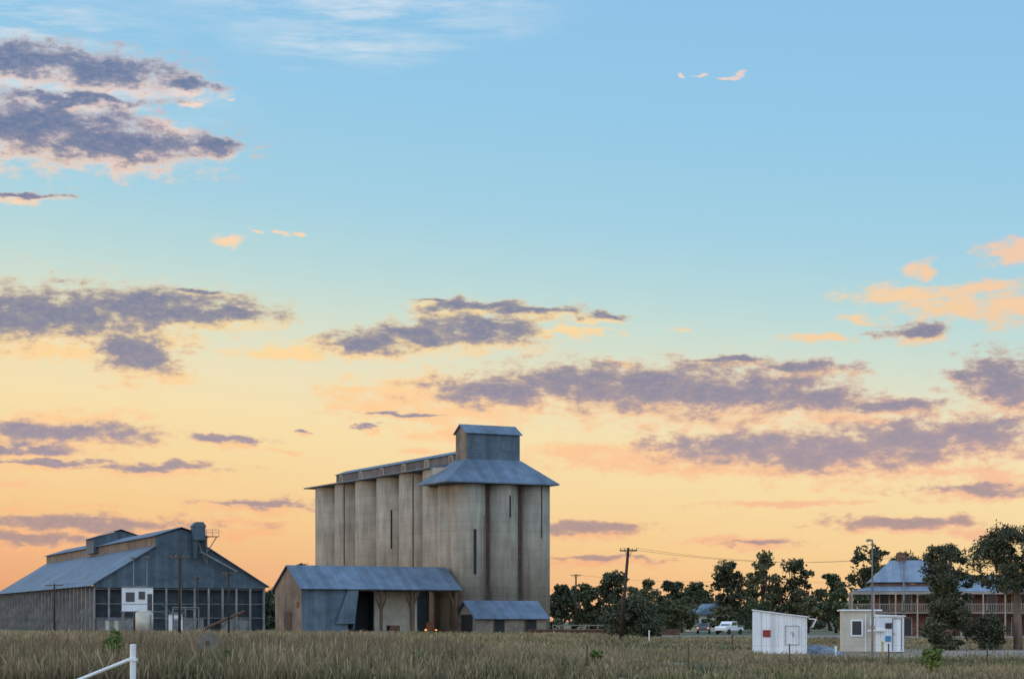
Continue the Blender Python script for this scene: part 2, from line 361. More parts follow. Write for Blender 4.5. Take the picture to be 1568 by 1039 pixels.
# ------------------------------------------------------------ trees
def leaves(name,centers,radii,per,size,mt,parent,seed,flat=1.0):
    r=np.random.default_rng(seed); k=len(centers)
    sc=.6+.8*r.random((k,3)); sc[:,2]*=.75
    C=np.repeat(np.array(centers),per,0); Rr=np.repeat(np.array(radii),per,0); SC=np.repeat(sc,per,0); n=len(C)
    d=r.normal(size=(n,3)); d/=np.linalg.norm(d,axis=1)[:,None]
    rad=(.25+.85*r.random(n)**.7+.25*r.random(n)**6)[:,None]
    P=C+d*rad*Rr[:,None]*SC*np.array([1,1,flat])
    P[:,2]=np.maximum(P[:,2],.1)
    s=(size*(.5+r.random(n)))[:,None]
    a=r.normal(size=(n,3)); a/=np.linalg.norm(a,axis=1)[:,None]; b2=np.cross(a,r.normal(size=(n,3))); b2/=np.linalg.norm(b2,axis=1)[:,None]
    V=np.stack([P-a*s,P+b2*s*.5,P+a*s,P-b2*s*.5],1)
    me=bpy.data.meshes.new(name); me.vertices.add(n*4); me.vertices.foreach_set('co',V.reshape(-1))
    me.loops.add(n*4); me.loops.foreach_set('vertex_index',np.arange(n*4,dtype=np.int32)); me.polygons.add(n); me.polygons.foreach_set('loop_start',(np.arange(n)*4).astype(np.int32))
    me.update(calc_edges=True); o=bpy.data.objects.new(name,me); S.collection.objects.link(o); me.materials.append(mt)
    if parent: o.parent=parent
    return o
def tree(name,x,y,h,wr,seed,base=.3,mt='leaf',bark='dbark',nb=26,per=110,size=.28,trunk=True,flat=1.0,brad=.30):
    r=random.Random(seed); e=group(name,(x,y,0),r.uniform(0,360))
    cs=[];rs=[]
    for i in range(nb):
        t=r.random(); z=h*(base+(1-base)*t*.92)
        env=wr*math.sin(math.pi*min(1,max(.08,(.18+.82*t)*.93)))**.6
        a=r.uniform(0,2*math.pi); q=env*math.sqrt(r.random())*.9
        br=wr*brad*r.uniform(.5,1.35)
        cs.append((q*math.cos(a),q*math.sin(a),min(z,h-br*.6))); rs.append(br)
    leaves('foliage',cs,rs,per,size,M[mt],e,seed,flat)
    if trunk:
        g=Geo(); tr=h*.026+.05; lx,ly=r.uniform(-.05,.05)*h,r.uniform(-.05,.05)*h
        mid=(lx,ly,h*base*.9); top=(lx*1.5,ly*1.5,h*.72)
        g.tube((0,0,-.1),mid,tr*1.2,tr*.8,9); g.tube(mid,top,tr*.8,tr*.3,8)
        for i in range(min(nb,12)):
            c=cs[i]; t=r.uniform(0,.8); s=tuple(mid[k]+(top[k]-mid[k])*t for k in range(3))
            m2=((s[0]+c[0])/2*1.1,(s[1]+c[1])/2*1.1,(s[2]+c[2])/2-.03*h)
            g.tube(s,m2,tr*.4,tr*.26,6); g.tube(m2,c,tr*.26,tr*.08,6)
        g.make('trunk_and_limbs',M[bark],e,True)
    return e
T=[(8.9,350,8.4,2.4,.3),(13.5,352,8.6,3.0,.15),(18.2,350,10.9,3.2,.2),(23.5,345,9.2,3.8,.1),(28.9,352,9.6,3.2,.15),(33,350,8.8,3,.2),
(38.5,350,12.8,3.6,.25),(44.4,352,14.4,4.6,.25),(50.6,350,13.0,4.2,.2),(57.3,352,10.7,2.8,.2),(60.6,330,14.6,4.4,.3),(66.5,332,13.6,3.8,.3),(72,330,12,4,.2)]
for i,(x,y,h,wr,bs) in enumerate(T):
    tree('gum_tree',x,y,h,wr,100+i,bs,('leafd','leaf','leafd','leafo')[i%4],nb=46,per=72,size=.34,brad=.25)
for i,(x,y,h,wr) in enumerate([(36.5,290,5.0,3.0),(42.6,282,5.6,2.4),(47,284,6.6,2.6),(32,300,4.0,2.6),(52,286,5.2,2.4),(26,300,5.5,3)]):
    tree('small_tree',x,y,h,wr,200+i,.18,'leafo' if i%2 else 'leaf',nb=30,per=80,size=.25,brad=.28)
tree('gum_tree',35.6,160,8.1,2.6,301,.35,'leafd','bark',nb=50,per=150,size=.13,brad=.26)
tree('gum_tree',31.0,120,7.7,3.0,302,.48,'leafd','bark',nb=80,per=220,size=.09,brad=.23,flat=.85)
tree('gum_tree',34.8,124,7.2,2.4,303,.4,'leafd','bark',nb=44,per=220,size=.10)
tree('bushy_shrub',26.3,118,3.6,1.35,304,.0,'leafd',nb=34,per=220,size=.09,trunk=False,brad=.4)
tree('bushy_shrub',28.9,119,2.0,1.3,305,.0,'leafd',nb=24,per=180,size=.09,trunk=False,brad=.4)
tree('bushy_shrub',12.6,212,4.5,3.3,306,.0,'leafd',nb=40,per=220,size=.18,trunk=False,brad=.38)
tree('bushy_shrub',15.5,222,3.0,1.8,307,.0,'leafd',nb=20,per=160,size=.18,trunk=False,brad=.4)
cs=[];rs=[]
r=random.Random(5)
for i in range(480):
    x=r.uniform(-20,150); y=r.uniform(400,450); hh=6.0+2.0*math.sin(x*.21)+1.5*math.sin(x*.53+1)
    cs.append((x,y,r.uniform(.5,hh))); rs.append(r.uniform(1.2,2.4))
for i in range(160):
    x=r.uniform(-64,-45); y=r.uniform(400,430); cs.append((x,y,r.uniform(.5,7.0))); rs.append(r.uniform(1.2,2.4))
leaves('distant_tree_line',cs,rs,55,.55,M['leafd'],None,9)
tree('gum_tree',-38.5,360,12.5,2.6,330,.3,'leafd',nb=22,per=100,size=.35)

# ------------------------------------------------------------ SILOS
si=group('grain_silo',(-5.96,263,0),27)
HB=22.6
g=Geo()
for cx_ in(0,4.9,9.8): g.cyl(cx_,0,0,20.3,2.40,48)
g.cyl(-.7,2.3,0,20.3,2.4,48)
for k in range(6):
    g.cyl(1.0,7+8.1*k,0,HB,4.05,56); g.cyl(9.4,7+8.1*k,0,HB,4.05,56)
g.make('concrete_bins',M['conc'],si,True)
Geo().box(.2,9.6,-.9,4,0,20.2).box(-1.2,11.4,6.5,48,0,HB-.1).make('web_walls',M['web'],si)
g=Geo(); g.prism([(-3.5,HB+.02),(3.6,HB+1.3),(5.2,HB+1.3),(13.9,HB+.02),(13.9,HB-.14),(-3.5,HB-.14)],'y',5.6,52.2)
g.make('bin_roof',M['roofy'],si)
g=Geo(); g.box(1.8,5.4,4.52,51.6,23.2,24.8); g.make('gallery_walls',M['wallg'],si)
g=Geo(); g.prism([(1.5,24.75),(3.6,25.5),(5.7,24.75),(3.6,24.85)],'y',4.53,52); g.make('gallery_roof',M['roofy'],si)
g=Geo(); gf=Geo()
for k in range(6):
    y0=7+8.1*k+2; gf.box(1.72,1.82,y0-.65,y0+.65,23.5,24.65); g.box(1.68,1.74,y0-.5,y0+.5,23.63,24.53)
gf.make('gallery_window_frames',M['cream'],si); g.make('gallery_windows',M['wallw'],si)
g=Geo(); e0=(-4.6,-3.2,20.3); e1=(12.3,-3.2,20.3); e2=(12.3,7.2,20.3); e3=(-4.6,6.2,20.3)
t0=(.3,.9,23.6);t1=(8.5,.9,23.6);t2=(8.5,4.6,23.6);t3=(.3,4.6,23.6)
g.poly([e0,e1,t1,t0]);g.poly([e1,e2,t2,t1]);g.poly([e2,e3,t3,t2]);g.poly([e3,e0,t0,t3])
lo=[(p[0],p[1],p[2]-.18) for p in(e0,e1,e2,e3)]
for i,(p,q) in enumerate(((e0,e1),(e1,e2),(e2,e3),(e3,e0))): g.poly([p,q,lo[(i+1)%4],lo[i]])
g.poly(lo); g.make('skirt_roof',M['roof'],si)
Geo().box(.4,8.4,1,4.5,23.0,27.25).make('headhouse_front_walls',M['wallm'],si)
Geo().box(.37,.4,1.0,4.5,23.0,27.25).prism([(1.0,27.25),(2.75,28.25),(4.5,27.25)],'x',.37,.42).make('headhouse_gable_wall',M['wallw'],si)
g=Geo(); g.poly([(.1,.7,27.1),(8.7,.7,27.1),(8.7,2.75,28.35),(.1,2.75,28.35)]); g.poly([(.1,4.8,27.1),(8.7,4.8,27.1),(8.7,2.75,28.35),(.1,2.75,28.35)])
o=g.make('headhouse_roof',M['roof'],si); sm=o.modifiers.new('s','SOLIDIFY'); sm.thickness=.1
g=Geo();gf=Geo()
for x0 in(1.3,5.6): gf.box(x0-.1,x0+1.2,.93,1.0,24.9,26.2); g.box(x0,x0+1.1,.9,.94,25.0,26.1)
gf.box(.33,.37,2.2,3.0,24.8,26.0); gf.make('headhouse_window_frames',M['steel'],si); g.make('headhouse_windows',M['wallm'],si)
g=Geo(); g.box(-.25,.1,-2.52,-2.36,8,14); g.box(5.1,5.25,-2.5,-2.36,15.7,18.6); g.box(-3.14,-2.95,18.5,18.7,12,17.5); g.box(9.9,10.0,-2.5,-2.36,13,20)
g.make('ladder_slots',M['dark'],si)
g=Geo(); g.tube((1.2,-2.6,0),(1.2,-2.6,16),.06); g.tube((2.5,-1.4,0),(2.5,-1.4,20),.09); g.tube((7.4,-1.4,0),(7.4,-1.4,20),.09)
g.tube((-3.0,11.2,0),(-3.0,11.2,HB),.1);g.tube((-3.0,36.5,0),(-3.0,36.5,HB),.1); g.make('downpipes',M['rust'],si)
an=group('silo_annexe',(-5.96,263,0),27)
g=Geo(); g.box(-2.9,7.4,-8.5,-2.4,0,2.2); g.prism([(-8.5,2.2),(-5.5,4.1),(-2.45,2.2)],'x',-2.9,7.4); g.make('walls',M['conc2'],an)
g=Geo(); g.poly([(-3.3,-9.0,2.05),(7.8,-9.0,2.05),(7.8,-5.5,4.35),(-3.3,-5.5,4.35)]); g.poly([(-3.3,-2.5,2.3),(7.8,-2.5,2.3),(7.8,-5.5,4.35),(-3.3,-5.5,4.35)])
o=g.make('roof',M['roof'],an); sm=o.modifiers.new('s','SOLIDIFY'); sm.thickness=.12
g=Geo(); g.box(-.2,1.2,-8.56,-8.48,0,1.95); g.box(4.4,5.9,-8.56,-8.48,0,1.95); g.box(-2.96,-2.88,-7.5,-4.2,0,2.6); g.make('openings',M['dark'],an)
g=Geo()
for x0 in(-.3,1.2,4.3,5.9): g.box(x0-.06,x0+.06,-8.62,-8.5,0,2.05)
g.make('posts',M['timber'],an)

sh=group('grain_receival_shed',(-28.7,252,0),27)
g=Geo(); g.box(0,6.3,-4.65,-4.55,0,6.0); g.box(0.0,22,4.75,4.85,0,5.9); g.make('sheet_walls',M['wallm'],sh)
g=Geo(); g.box(-.08,.02,-4.68,4.88,0,6.0); g.prism([(-4.68,6.0),(0,8.7),(4.88,6.0)],'x',-.08,.02); g.make('gable_wall',M['wallw'],sh)
Geo().box(-.16,-.08,-1.2,1.3,0,2.9).box(-.14,-.08,-3.9,-3.0,3.5,4.2).make('side_door',M['rust'],sh)
g=Geo(); g.poly([(-.4,-5.2,5.75),(22.2,-5.2,5.75),(22.2,0,8.85),(-.4,0,8.85)]); g.poly([(-.4,5.3,5.75),(22.2,5.3,5.75),(22.2,0,8.85),(-.4,0,8.85)])
o=g.make('roof',M['roof'],sh); sm=o.modifiers.new('s','SOLIDIFY'); sm.thickness=.12
g=Geo()
for x0 in(10.9,15.2,21.6):
    g.box(x0-.16,x0+.16,-4.8,-4.5,0,5.8)
    g.tube((x0,-4.65,3.0),(x0-1.1,-4.65,5.85),.12,.12,6); g.tube((x0,-4.65,3.0),(x0+1.1,-4.65,5.85),.12,.12,6)
    g.box(x0-.1,x0+.1,-4.5,4.7,5.75,5.95)
g.box(6.3,22,-4.78,-4.6,5.6,5.82); g.make('timber_posts',M['timber'],sh)
g=Geo(); g.poly([(4.5,-4.9,1.4),(6.2,-4.9,5.9),(7.6,-4.9,5.9),(7.0,-4.9,1.4)]); g.poly([(6.95,-4.9,0.6),(7.6,-4.9,5.9),(7.2,-1,5.9),(6.8,-1,.6)])
o=g.make('hopper_panel',M['wallm'],sh); sm=o.modifiers.new('s','SOLIDIFY'); sm.thickness=.1
g=Geo(); g.box(12.0,17.3,.2,.6,0,5.6).box(17.3,17.6,-1,3,0,5.6); g.make('concrete_wall',M['cream'],sh)
Geo().box(6.3,12,2,2.3,0,6).make('bay_shade_sheet',M['dark'],sh)  # near-black sheet stands in for the shade inside the open bay
Geo().box(12.6,14.0,-3.6,-2.4,0,1.2).box(18.5,19.6,-2,-1,0,1.6).make('pallet_boxes',M['rust'],sh)
g=Geo(); g.box(17.9,18.1,-3.0,-2.8,.5,.7).box(19.4,19.6,-3,-2.8,.5,.65); g.make('lamps',M['lampo'],sh)
pl=bpy.data.lights.new('lamp_light','POINT'); pl.energy=14; pl.color=(1,.42,.12); pl.shadow_soft_size=.3
po=bpy.data.objects.new('lamp_light',pl); S.collection.objects.link(po); po.parent=sh; po.location=(18.6,-3.4,1.1)

# ------------------------------------------------------------ big shed left
bs=group('grain_storage_shed',(-70.5,330,0),22.5)
W=29.8;LL=114
def zr(x): return 8+.617*min(x,W-x)
g=Geo(); g.prism([(0,7.4),(0,8),(10.5,zr(10.5)),(W-10.5,zr(10.5)),(W,8),(W,7.4)],'y',0,.2); g.box(10.5,W-10.5,-.02,.18,zr(10.5)-.1,16.2); g.prism([(10.5,16.2),(W/2,17.5),(W-10.5,16.2)],'y',-.02,.18)
g.make('gable_sheeting',M['wallm'],bs)
g=Geo()
for s in(0,1):
    f=(lambda x:x) if s==0 else (lambda x:W-x)
    g.poly([(f(-.6),-.6,zr(0)-.4),(f(10.5),-.6,zr(10.5)),(f(10.5),LL,zr(10.5)),(f(-.6),LL,zr(0)-.4)])
    g.poly([(f(10.0),-.5,16.15),(f(W/2),-.5,17.75),(f(W/2),LL,17.75),(f(10.0),LL,16.15)])
o=g.make('roof',M['roofy'],bs); sm=o.modifiers.new('s','SOLIDIFY'); sm.thickness=.12
Geo().box(10.5,10.6,.2,LL-.2,14.3,16.3).box(W-10.6,W-10.5,.2,LL-.2,14.3,16.3).make('monitor_walls',M['wallw'],bs)
g=Geo(); g.box(9.6,W-9.6,52,60,15,18.0); g.prism([(9.6,18.0),(W/2,19.4),(W-9.6,18.0)],'y',52,60); g.make('roof_vent_house',M['wallm'],bs)
g=Geo(); g.poly([(9.0,51.5,17.8),(W/2,51.5,19.7),(W/2,60.5,19.7),(9.0,60.5,17.8)]); g.poly([(W-9,51.5,17.8),(W/2,51.5,19.7),(W/2,60.5,19.7),(W-9,60.5,17.8)]); g.make('vent_roof',M['roofy'],bs)
Geo().box(.3,.4,.6,LL,0,7.7).make('side_wall',M['wallg'],bs)
Geo().box(W-.4,W-.3,.6,LL,0,7.7).box(.3,W-.3,LL-.2,LL,0,8).make('rear_walls',M['wallm'],bs)
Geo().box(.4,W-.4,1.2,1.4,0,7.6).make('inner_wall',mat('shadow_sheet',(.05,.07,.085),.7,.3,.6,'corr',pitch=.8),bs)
g=Geo()
n=12
for i in range(n+1):
    x0=i*(W-.4)/n; g.box(x0,x0+.32,0,.3,0,7.5)
for k in range(29):
    y0=2+k*3.9; g.box(-.25,.3,y0,y0+.3,0,7.5); g.poly([(-1.6,y0+.15,0),(-1.3,y0+.15,0),(.3,y0+.15,5),(.3,y0+.15,5.8)])
g.make('columns',M['concg'],bs)
g=Geo()
for z0 in(2.2,4.6,7.1): g.box(.3,W-.3,.3,.42,z0,z0+.16)
g.make('girts',M['steel'],bs)
Geo().box(.6,7,.5,.6,0,2.3).box(14,19,.5,.6,0,2.2).box(22,27,.5,.6,0,2.4).make('low_panels',M['concg'],bs)
el_=group('grain_elevator_head',(-70.5,330,0),22.5)
g=Geo(); g.box(16.6,18.8,-1.6,.0,15.6,17.9); g.prism([(16.4,17.9),(17.2,18.7),(18.4,18.7),(19,17.9)],'y',-1.7,.1); g.tube((17.2,-.8,15.6),(17.2,-.8,12.5),.5,.35,10); g.make('head_box',M['wallm'],el_)
g=Geo(); g.box(18.8,21.2,-1.8,.0,16.2,16.3)
for x0 in(18.9,20.0,21.1): g.tube((x0,-1.75,16.3),(x0,-1.75,17.4),.04)
g.tube((18.9,-1.75,17.4),(21.1,-1.75,17.4),.04); g.tube((18.9,-1.75,16.9),(21.1,-1.75,16.9),.04)
g.tube((19.2,-.9,16.2),(19.2,-.9,11.5),.1); g.tube((20.9,-.9,16.2),(19.2,-.9,13.5),.08); g.tube((17.6,-.9,15.6),(18.9,-.9,12.0),.1)
g.tube((18.0,-1.0,13.6),(24.5,-.9,10.2),.25,.25,8); g.make('platform_and_chute',M['steel'],el_)

# ------------------------------------------------------------ elevated cabin + bits
cb=group('elevated_site_cabin',(-49.4,248,0),12)
Geo().box(0,3.9,0,2.6,3.0,6.05).make('walls',M['white'],cb); Geo().box(-.05,.0,-.02,2.62,2.9,6.05).make('sunset_brown_end_wall',M['rust'],cb)  # left end coloured brown for the warm sunset light falling on it
Geo().box(-.15,4.1,-.2,2.8,6.05,6.2).make('roof',M['roof'],cb)
Geo().box(.5,1.6,-.05,.0,4.2,5.4).box(2.1,2.9,-.05,0,4.5,5.5).box(3.2,3.8,-.05,0,3.1,5.2).make('windows',M['glass'],cb)
g=Geo()
for x0 in(.1,1.9,3.7):
    for y0 in(.1,2.4): g.tube((x0,y0,0),(x0,y0,3),.09)
g.tube((.1,.1,.2),(1.9,.1,2.9),.05);g.tube((1.9,.1,2.9),(3.7,.1,.2),.05); g.box(-.2,5.4,-1.0,0,2.9,3.0)
for i in range(9): g.box(5.0+i*.3,5.35+i*.3,-1,-.1,2.7-i*.32,2.75-i*.32)
g.tube((5.0,-1,3.9),(7.7,-1,1.1),.04); g.tube((-.2,-1,3.9),(5.0,-1,3.9),.04)
g.make('frame_and_stairs',M['steel'],cb)
tk=group('water_tank',(-45.6,243,0),10)
Geo().cyl(0,0,.3,2.8,1.1,28).tube((0,0,2.8),(0,0,3.1),1.1,.25,28).make('tank',M['cream'],tk,True); Geo().box(-1.3,1.3,-1.3,1.3,0,.3).cyl(.8,-1.0,.6,2.6,.07,8).make('stand',M['steel'],tk)
for (x,y,w_,h_,m_) in((-42.6,243,1.7,2.9,'white'),(-49.8,240,1.5,2.2,'cream')):
    st=group('small_equipment_shed',(x,y,0),8); Geo().box(0,w_,0,1.5,0,h_-.3).make('walls',M[m_],st)
    Geo().prism([(-.15,h_-.3),(w_/2,h_),(w_+.15,h_-.3)],'y',-.15,1.65).make('roof',M['roof'],st); Geo().box(w_*.3,w_*.7,-.04,0,0,1.9).make('door',M['steel'],st)
fr_=group('loading_frame',(-41.2,238,0),8); g=Geo()
for x0 in(0,1.5,3.1): g.tube((x0,0,0),(x0,0,3.4),.08); g.tube((x0,1.8,0),(x0,1.8,3.2),.08)
g.tube((0,0,3.4),(3.1,0,3.4),.08);g.tube((0,0,2.0),(3.1,0,2.0),.06);g.tube((0,0,.3),(1.5,0,3.2),.05);g.tube((0,1.8,3.2),(3.1,1.8,3.2),.06);g.tube((0,0,3.4),(0,1.8,3.2),.06);g.tube((3.1,0,3.4),(3.1,1.8,3.2),.06)
g.make('frame',M['steel'],fr_)
hb=group('harvest_auger',(-38.6,246,0),10); g=Geo(); g.tube((0,0,.8),(5,1,3.0),.18,.18,8); g.tube((1.6,.3,.3),(3.6,.7,2.4),.05); g.tube((1.6,-.5,.35),(1.6,1,.35),.35,.35,12); g.make('auger',M['rust'],hb)

# ------------------------------------------------------------ poles
def pole(x,y,h,r=.15,arm=0,lean=0,m='dtimber',arms=1,rot=0,red=False):
    e=group('utility_pole',(x,y,0),rot); g=Geo(); g.tube((-lean,0,-.1),(0,0,h),r*1.15,r*.8,10); g.make('pole',M[m],e,True)
    if arm:
        g=Geo(); ins=Geo()
        for k in range(arms):
            z=h-.25-k*.8; g.box(-arm/2,arm/2,-.16,-.04,z-.06,z+.06); g.tube((-arm*.25,-.1,z),(0,-.1,z-.5),.025,.025,5); g.tube((arm*.25,-.1,z),(0,-.1,z-.5),.025,.025,5)
            for q in(-.47,-.22,.22,.47): ins.tube((arm*q,-.1,z+.06),(arm*q,-.1,z+.22),.05,.03,7)
        g.make('crossarm',M['timber'],e); ins.make('insulators',M['steel'],e)
    return e
pole(-65.4,280,7.1,.13,2.6); pole(-50.6,262,10.4,.07,.8,m='steel'); pole(-50.3,270,10.7,.07,.9,m='steel')
pole(-33.9,200,8.5,.13,1.9,lean=.05); pole(-38.5,240,7.3,.09,.6); pole(-31.8,220,7.3,.11,1.3)
pole(11.1,340,9.9,.16,1.8); pole(10.1,170,8.1,.15,1.5,lean=.7,arms=1); pole(42.8,330,8.9,.14,1.5,arms=2); pole(40,200,8.4,.10,1.2,m='steel')
pole(31.3,300,5.0,.08,.8); pole(80,232,8.6,.13,1.4)
g=Geo()
def wire(a,b,sag,r=.014):
    pts=[]
    for i in range(17):
        t=i/16; pts.append(tuple(a[k]+(b[k]-a[k])*t for k in range(2))+(a[2]+(b[2]-a[2])*t-4*sag*t*(1-t),))
    for p,q in zip(pts,pts[1:]): g.tube(p,q,r,r,4)
for o_ in(-.6,.6):
    wire((10.1+o_,170,8.1),(40+o_*.8,200,8.35),.9); wire((40+o_*.8,200,8.35),(80+o_,232,8.6),1.0)
wire((42.8,330,8.8),(11.1,340,9.8),.8,.02); wire((42.8,330,8.8),(80,232,8.6),1.5,.02)
wire((-33.9,200,8.4),(-65.4,280,7.0),.8); wire((-33.0,200,8.4),(-31.8,220,7.2),.2)
g.make('power_lines',M['tyre'])
lp=group('street_lamp',(16.55,90,0),0)
Geo().tube((0,0,0),(0,0,5.45),.055,.035,10).box(-.12,.12,-.12,.12,0,.05).make('post',M['steel'],lp)
Geo().box(-.25,.02,-.05,.05,5.42,5.49).prism([(-.26,5.38),(-.26,5.5),(-.1,5.52),(-.05,5.42)],'y',-.08,.08).box(-.06,.06,-.1,-.05,1.55,1.95).make('lamp_head',M['steel'],lp)

# ------------------------------------------------------------ huts
h1=group('white_site_hut',(12.25,99.6,0),-7)
W1=2.72
g=Geo(); g.prism([(0,.08),(W1,.08),(W1,1.93),(0,2.28)],'y',0,2.3); g.make('walls',M['whitec'],h1)
g=Geo(); g.prism([(-.06,2.29),(W1+.1,1.93),(W1+.1,1.98),(-.06,2.35)],'y',-.1,2.4); g.make('roof',M['white'],h1)
g=Geo(); g.prism([(W1+.08,1.9),(W1+.5,1.86),(W1+.28,1.42),(W1+.24,1.44),(W1+.42,1.82),(W1+.08,1.85)],'y',-.1,2.3); g.make('awning_flap',M['white'],h1)
Geo().box(-.03,.36,-.05,.0,.08,2.22).box(.36,.4,-.03,0,.08,2.2).make('corner_panel',M['white'],h1)
Geo().box(.5,.88,-.05,-.0,.95,1.3).make('red_notice',M['red'],h1)
Geo().box(1.62,1.64,-.03,0,.55,1.5).box(2.3,2.32,-.03,0,.55,1.5).box(1.62,2.32,-.03,0,1.5,1.52).box(1.62,2.32,-.03,0,.55,.57).box(1.9,2.05,-.03,0,1.15,1.18).box(2.0,2.04,-.03,0,.95,1.18).make('hatch_outline',M['steel'],h1)
Geo().box(0,W1,-.0,2.3,0,.08).make('skid_base',M['steel'],h1)

h2=group('weighbridge_office',(17.98,106.5,0),-6)
Geo().box(0,1.75,0,2.4,.1,2.3).make('cream_walls',M['cream'],h2)
Geo().box(-.15,2.1,-.2,2.6,2.3,2.38).make('left_roof',M['white'],h2)
Geo().box(1.75,3.25,-.3,2.2,.1,2.0).make('white_walls',M['whitec'],h2)
Geo().prism([(1.7,2.0),(3.35,2.0),(3.35,2.05),(1.7,2.12)],'y',-.4,2.3).make('right_roof',M['white'],h2)
Geo().box(.5,1.0,-.04,0,1.0,1.75).box(2.25,2.6,-.34,-.3,1.35,1.65).make('windows',M['glass'],h2)
Geo().box(.42,.5,-.06,0,.92,1.83).box(1.0,1.08,-.06,0,.92,1.83).box(.5,1.0,-.06,0,1.75,1.83).box(.5,1.0,-.06,0,.92,1.0).box(1.2,1.25,-.05,0,.1,2.2).make('window_frame',M['white'],h2)
Geo().box(2.62,2.66,-.33,-.3,.15,1.9).box(3.1,3.14,-.33,-.3,.15,1.9).box(2.66,3.1,-.33,-.3,1.86,1.9).box(2.7,2.74,-.36,-.3,1.0,1.1).make('door_frame',M['steel'],h2)
Geo().box(2.25,2.55,-.34,-.3,.65,.95).make('blue_sign',M['blue'],h2)
Geo().box(1.3,2.2,-.5,-.3,1.2,1.28).box(1.45,1.7,-.55,-.3,1.5,1.9).make('air_conditioner',M['white'],h2)
Geo().box(0,3.25,-.3,2.4,0,.1).make('footing',M['conc2'],h2)
me=bpy.data.meshes.new('gravel_pile'); V=[];Fc=[]; nx,ny=26,14
for j in range(ny):
    for i in range(nx):
        a_=i/(nx-1)*2-1; b_=j/(ny-1)*2-1; hh=max(0,1-a_*a_-b_*b_)**.8*.5*(1-.35*a_)+random.uniform(-.02,.03); V.append((a_*1.4,b_*1.2,max(hh,-.02)))
for j in range(ny-1):
    for i in range(nx-1): n0=j*nx+i; Fc.append((n0,n0+1,n0+nx+1,n0+nx))
me.from_pydata(V,[],Fc); o=bpy.data.objects.new('gravel_pile',me); S.collection.objects.link(o); me.materials.append(M['gravel']); o.location=(16.0,102,0)
for (x,y,hh,m_) in((12.6,112,1.0,'timber'),(19.1,101,.7,'yellow'),(11.2,160,1.0,'white'),(16.2,98,.5,'white')):
    b_=group('marker_post',(x,y,0)); Geo().tube((0,0,0),(0,0,hh),.05,.045,8).box(-.06,.06,-.06,.06,hh-.12,hh).make('post',M[m_],b_)

# ------------------------------------------------------------ hotel
ho=group('two_storey_hotel',(42.4,230,0),-8)
Geo().box(0,9.2,0,9,0,6.1).box(9.2,22,1,8,0,5.2).make('brick_walls',M['brick'],ho)
g=Geo(); g.poly([(-.5,-.5,6.3),(9.7,-.5,6.3),(6.9,4.5,9.0),(2.2,4.5,9.0)]);g.poly([(-.5,9.5,6.3),(9.7,9.5,6.3),(6.9,4.5,9.0),(2.2,4.5,9.0)]);g.poly([(-.5,-.5,6.3),(-.5,9.5,6.3),(2.2,4.5,9.0)]);g.poly([(9.7,-.5,6.3),(9.7,9.5,6.3),(6.9,4.5,9.0)])
g.poly([(9.2,.5,5.2),(22.5,.5,5.2),(22.5,4.5,7.2),(9.2,4.5,7.2)]);g.poly([(9.2,8.5,5.2),(22.5,8.5,5.2),(22.5,4.5,7.2),(9.2,4.5,7.2)])
g.poly([(-2.6,-2.6,5.2),(22.5,-2.6,5.2),(22.5,0,5.9),(0,0,5.9)]);g.poly([(-2.6,-2.6,5.2),(0,0,5.9),(0,9,5.9),(-2.6,9,5.2)])
o=g.make('roofs',mat('hotel_roof',(.25,.31,.40),.5,.15,.5,'corr',metal=.2,pitch=.8),ho)
Geo().box(3.0,4.0,4.2,5.2,7.5,9.9).box(6.6,7.3,5,5.8,7.5,9.7).box(2.95,4.05,4.15,5.25,9.7,9.85).make('chimneys',M['brick'],ho)
g=Geo()
for i in range(11):
    x0=-2.5+i*2.48; g.box(x0-.08,x0+.08,-2.55,-2.4,0,5.2)
for y0 in(0,3,6,9): g.box(-2.58,-2.42,y0-.08,y0+.08,0,5.2)
g.box(-2.6,22.5,-2.56,-2.42,4.85,5.15); g.box(-2.6,22.5,-2.56,-2.42,2.65,2.75); g.box(-2.6,22.5,-2.52,-2.46,3.7,3.76)
for i in range(125): g.box(-2.5+i*.2,-2.46+i*.2,-2.51,-2.47,2.85,3.7)
g.box(-2.56,-2.42,-2.4,9,4.85,5.15);g.box(-2.52,-2.46,-2.4,9,3.7,3.76)
g.make('verandah_posts',mat('verandah_paint',(.38,.34,.28),.6,.15),ho)
Geo().box(-2.6,22.5,-2.5,0,2.75,2.9).box(-2.6,0,0,9,2.75,2.9).make('verandah_floor',M['timber'],ho)
g=Geo();gf=Geo()
for x0 in(.8,3.4,6.2,10.4,13.2,16,19):
    yy=-.04 if x0<9 else .96
    for z0 in(.1,3.0): g.box(x0,x0+1.0,yy,yy+.05,z0,z0+2.0); gf.box(x0-.1,x0,yy-.02,yy+.05,z0,z0+2.1); gf.box(x0+1,x0+1.1,yy-.02,yy+.05,z0,z0+2.1); gf.box(x0,x0+1,yy-.02,yy+.05,z0+2.0,z0+2.1)
g.make('french_doors',M['glass'],ho); gf.make('door_frames',M['cream'],ho)
ct=group('weatherboard_cottage',(29.8,318,0),10)
Geo().box(0,6,0,6,0,2.8).make('walls',M['cream'],ct); Geo().prism([(-.4,2.7),(3,4.6),(6.4,2.7)],'y',-.5,6.5).make('roof',M['roof'],ct); Geo().box(1,2,-.05,0,1,2.1).box(3.8,4.8,-.05,0,.1,2.1).make('windows_and_door',M['glass'],ct)

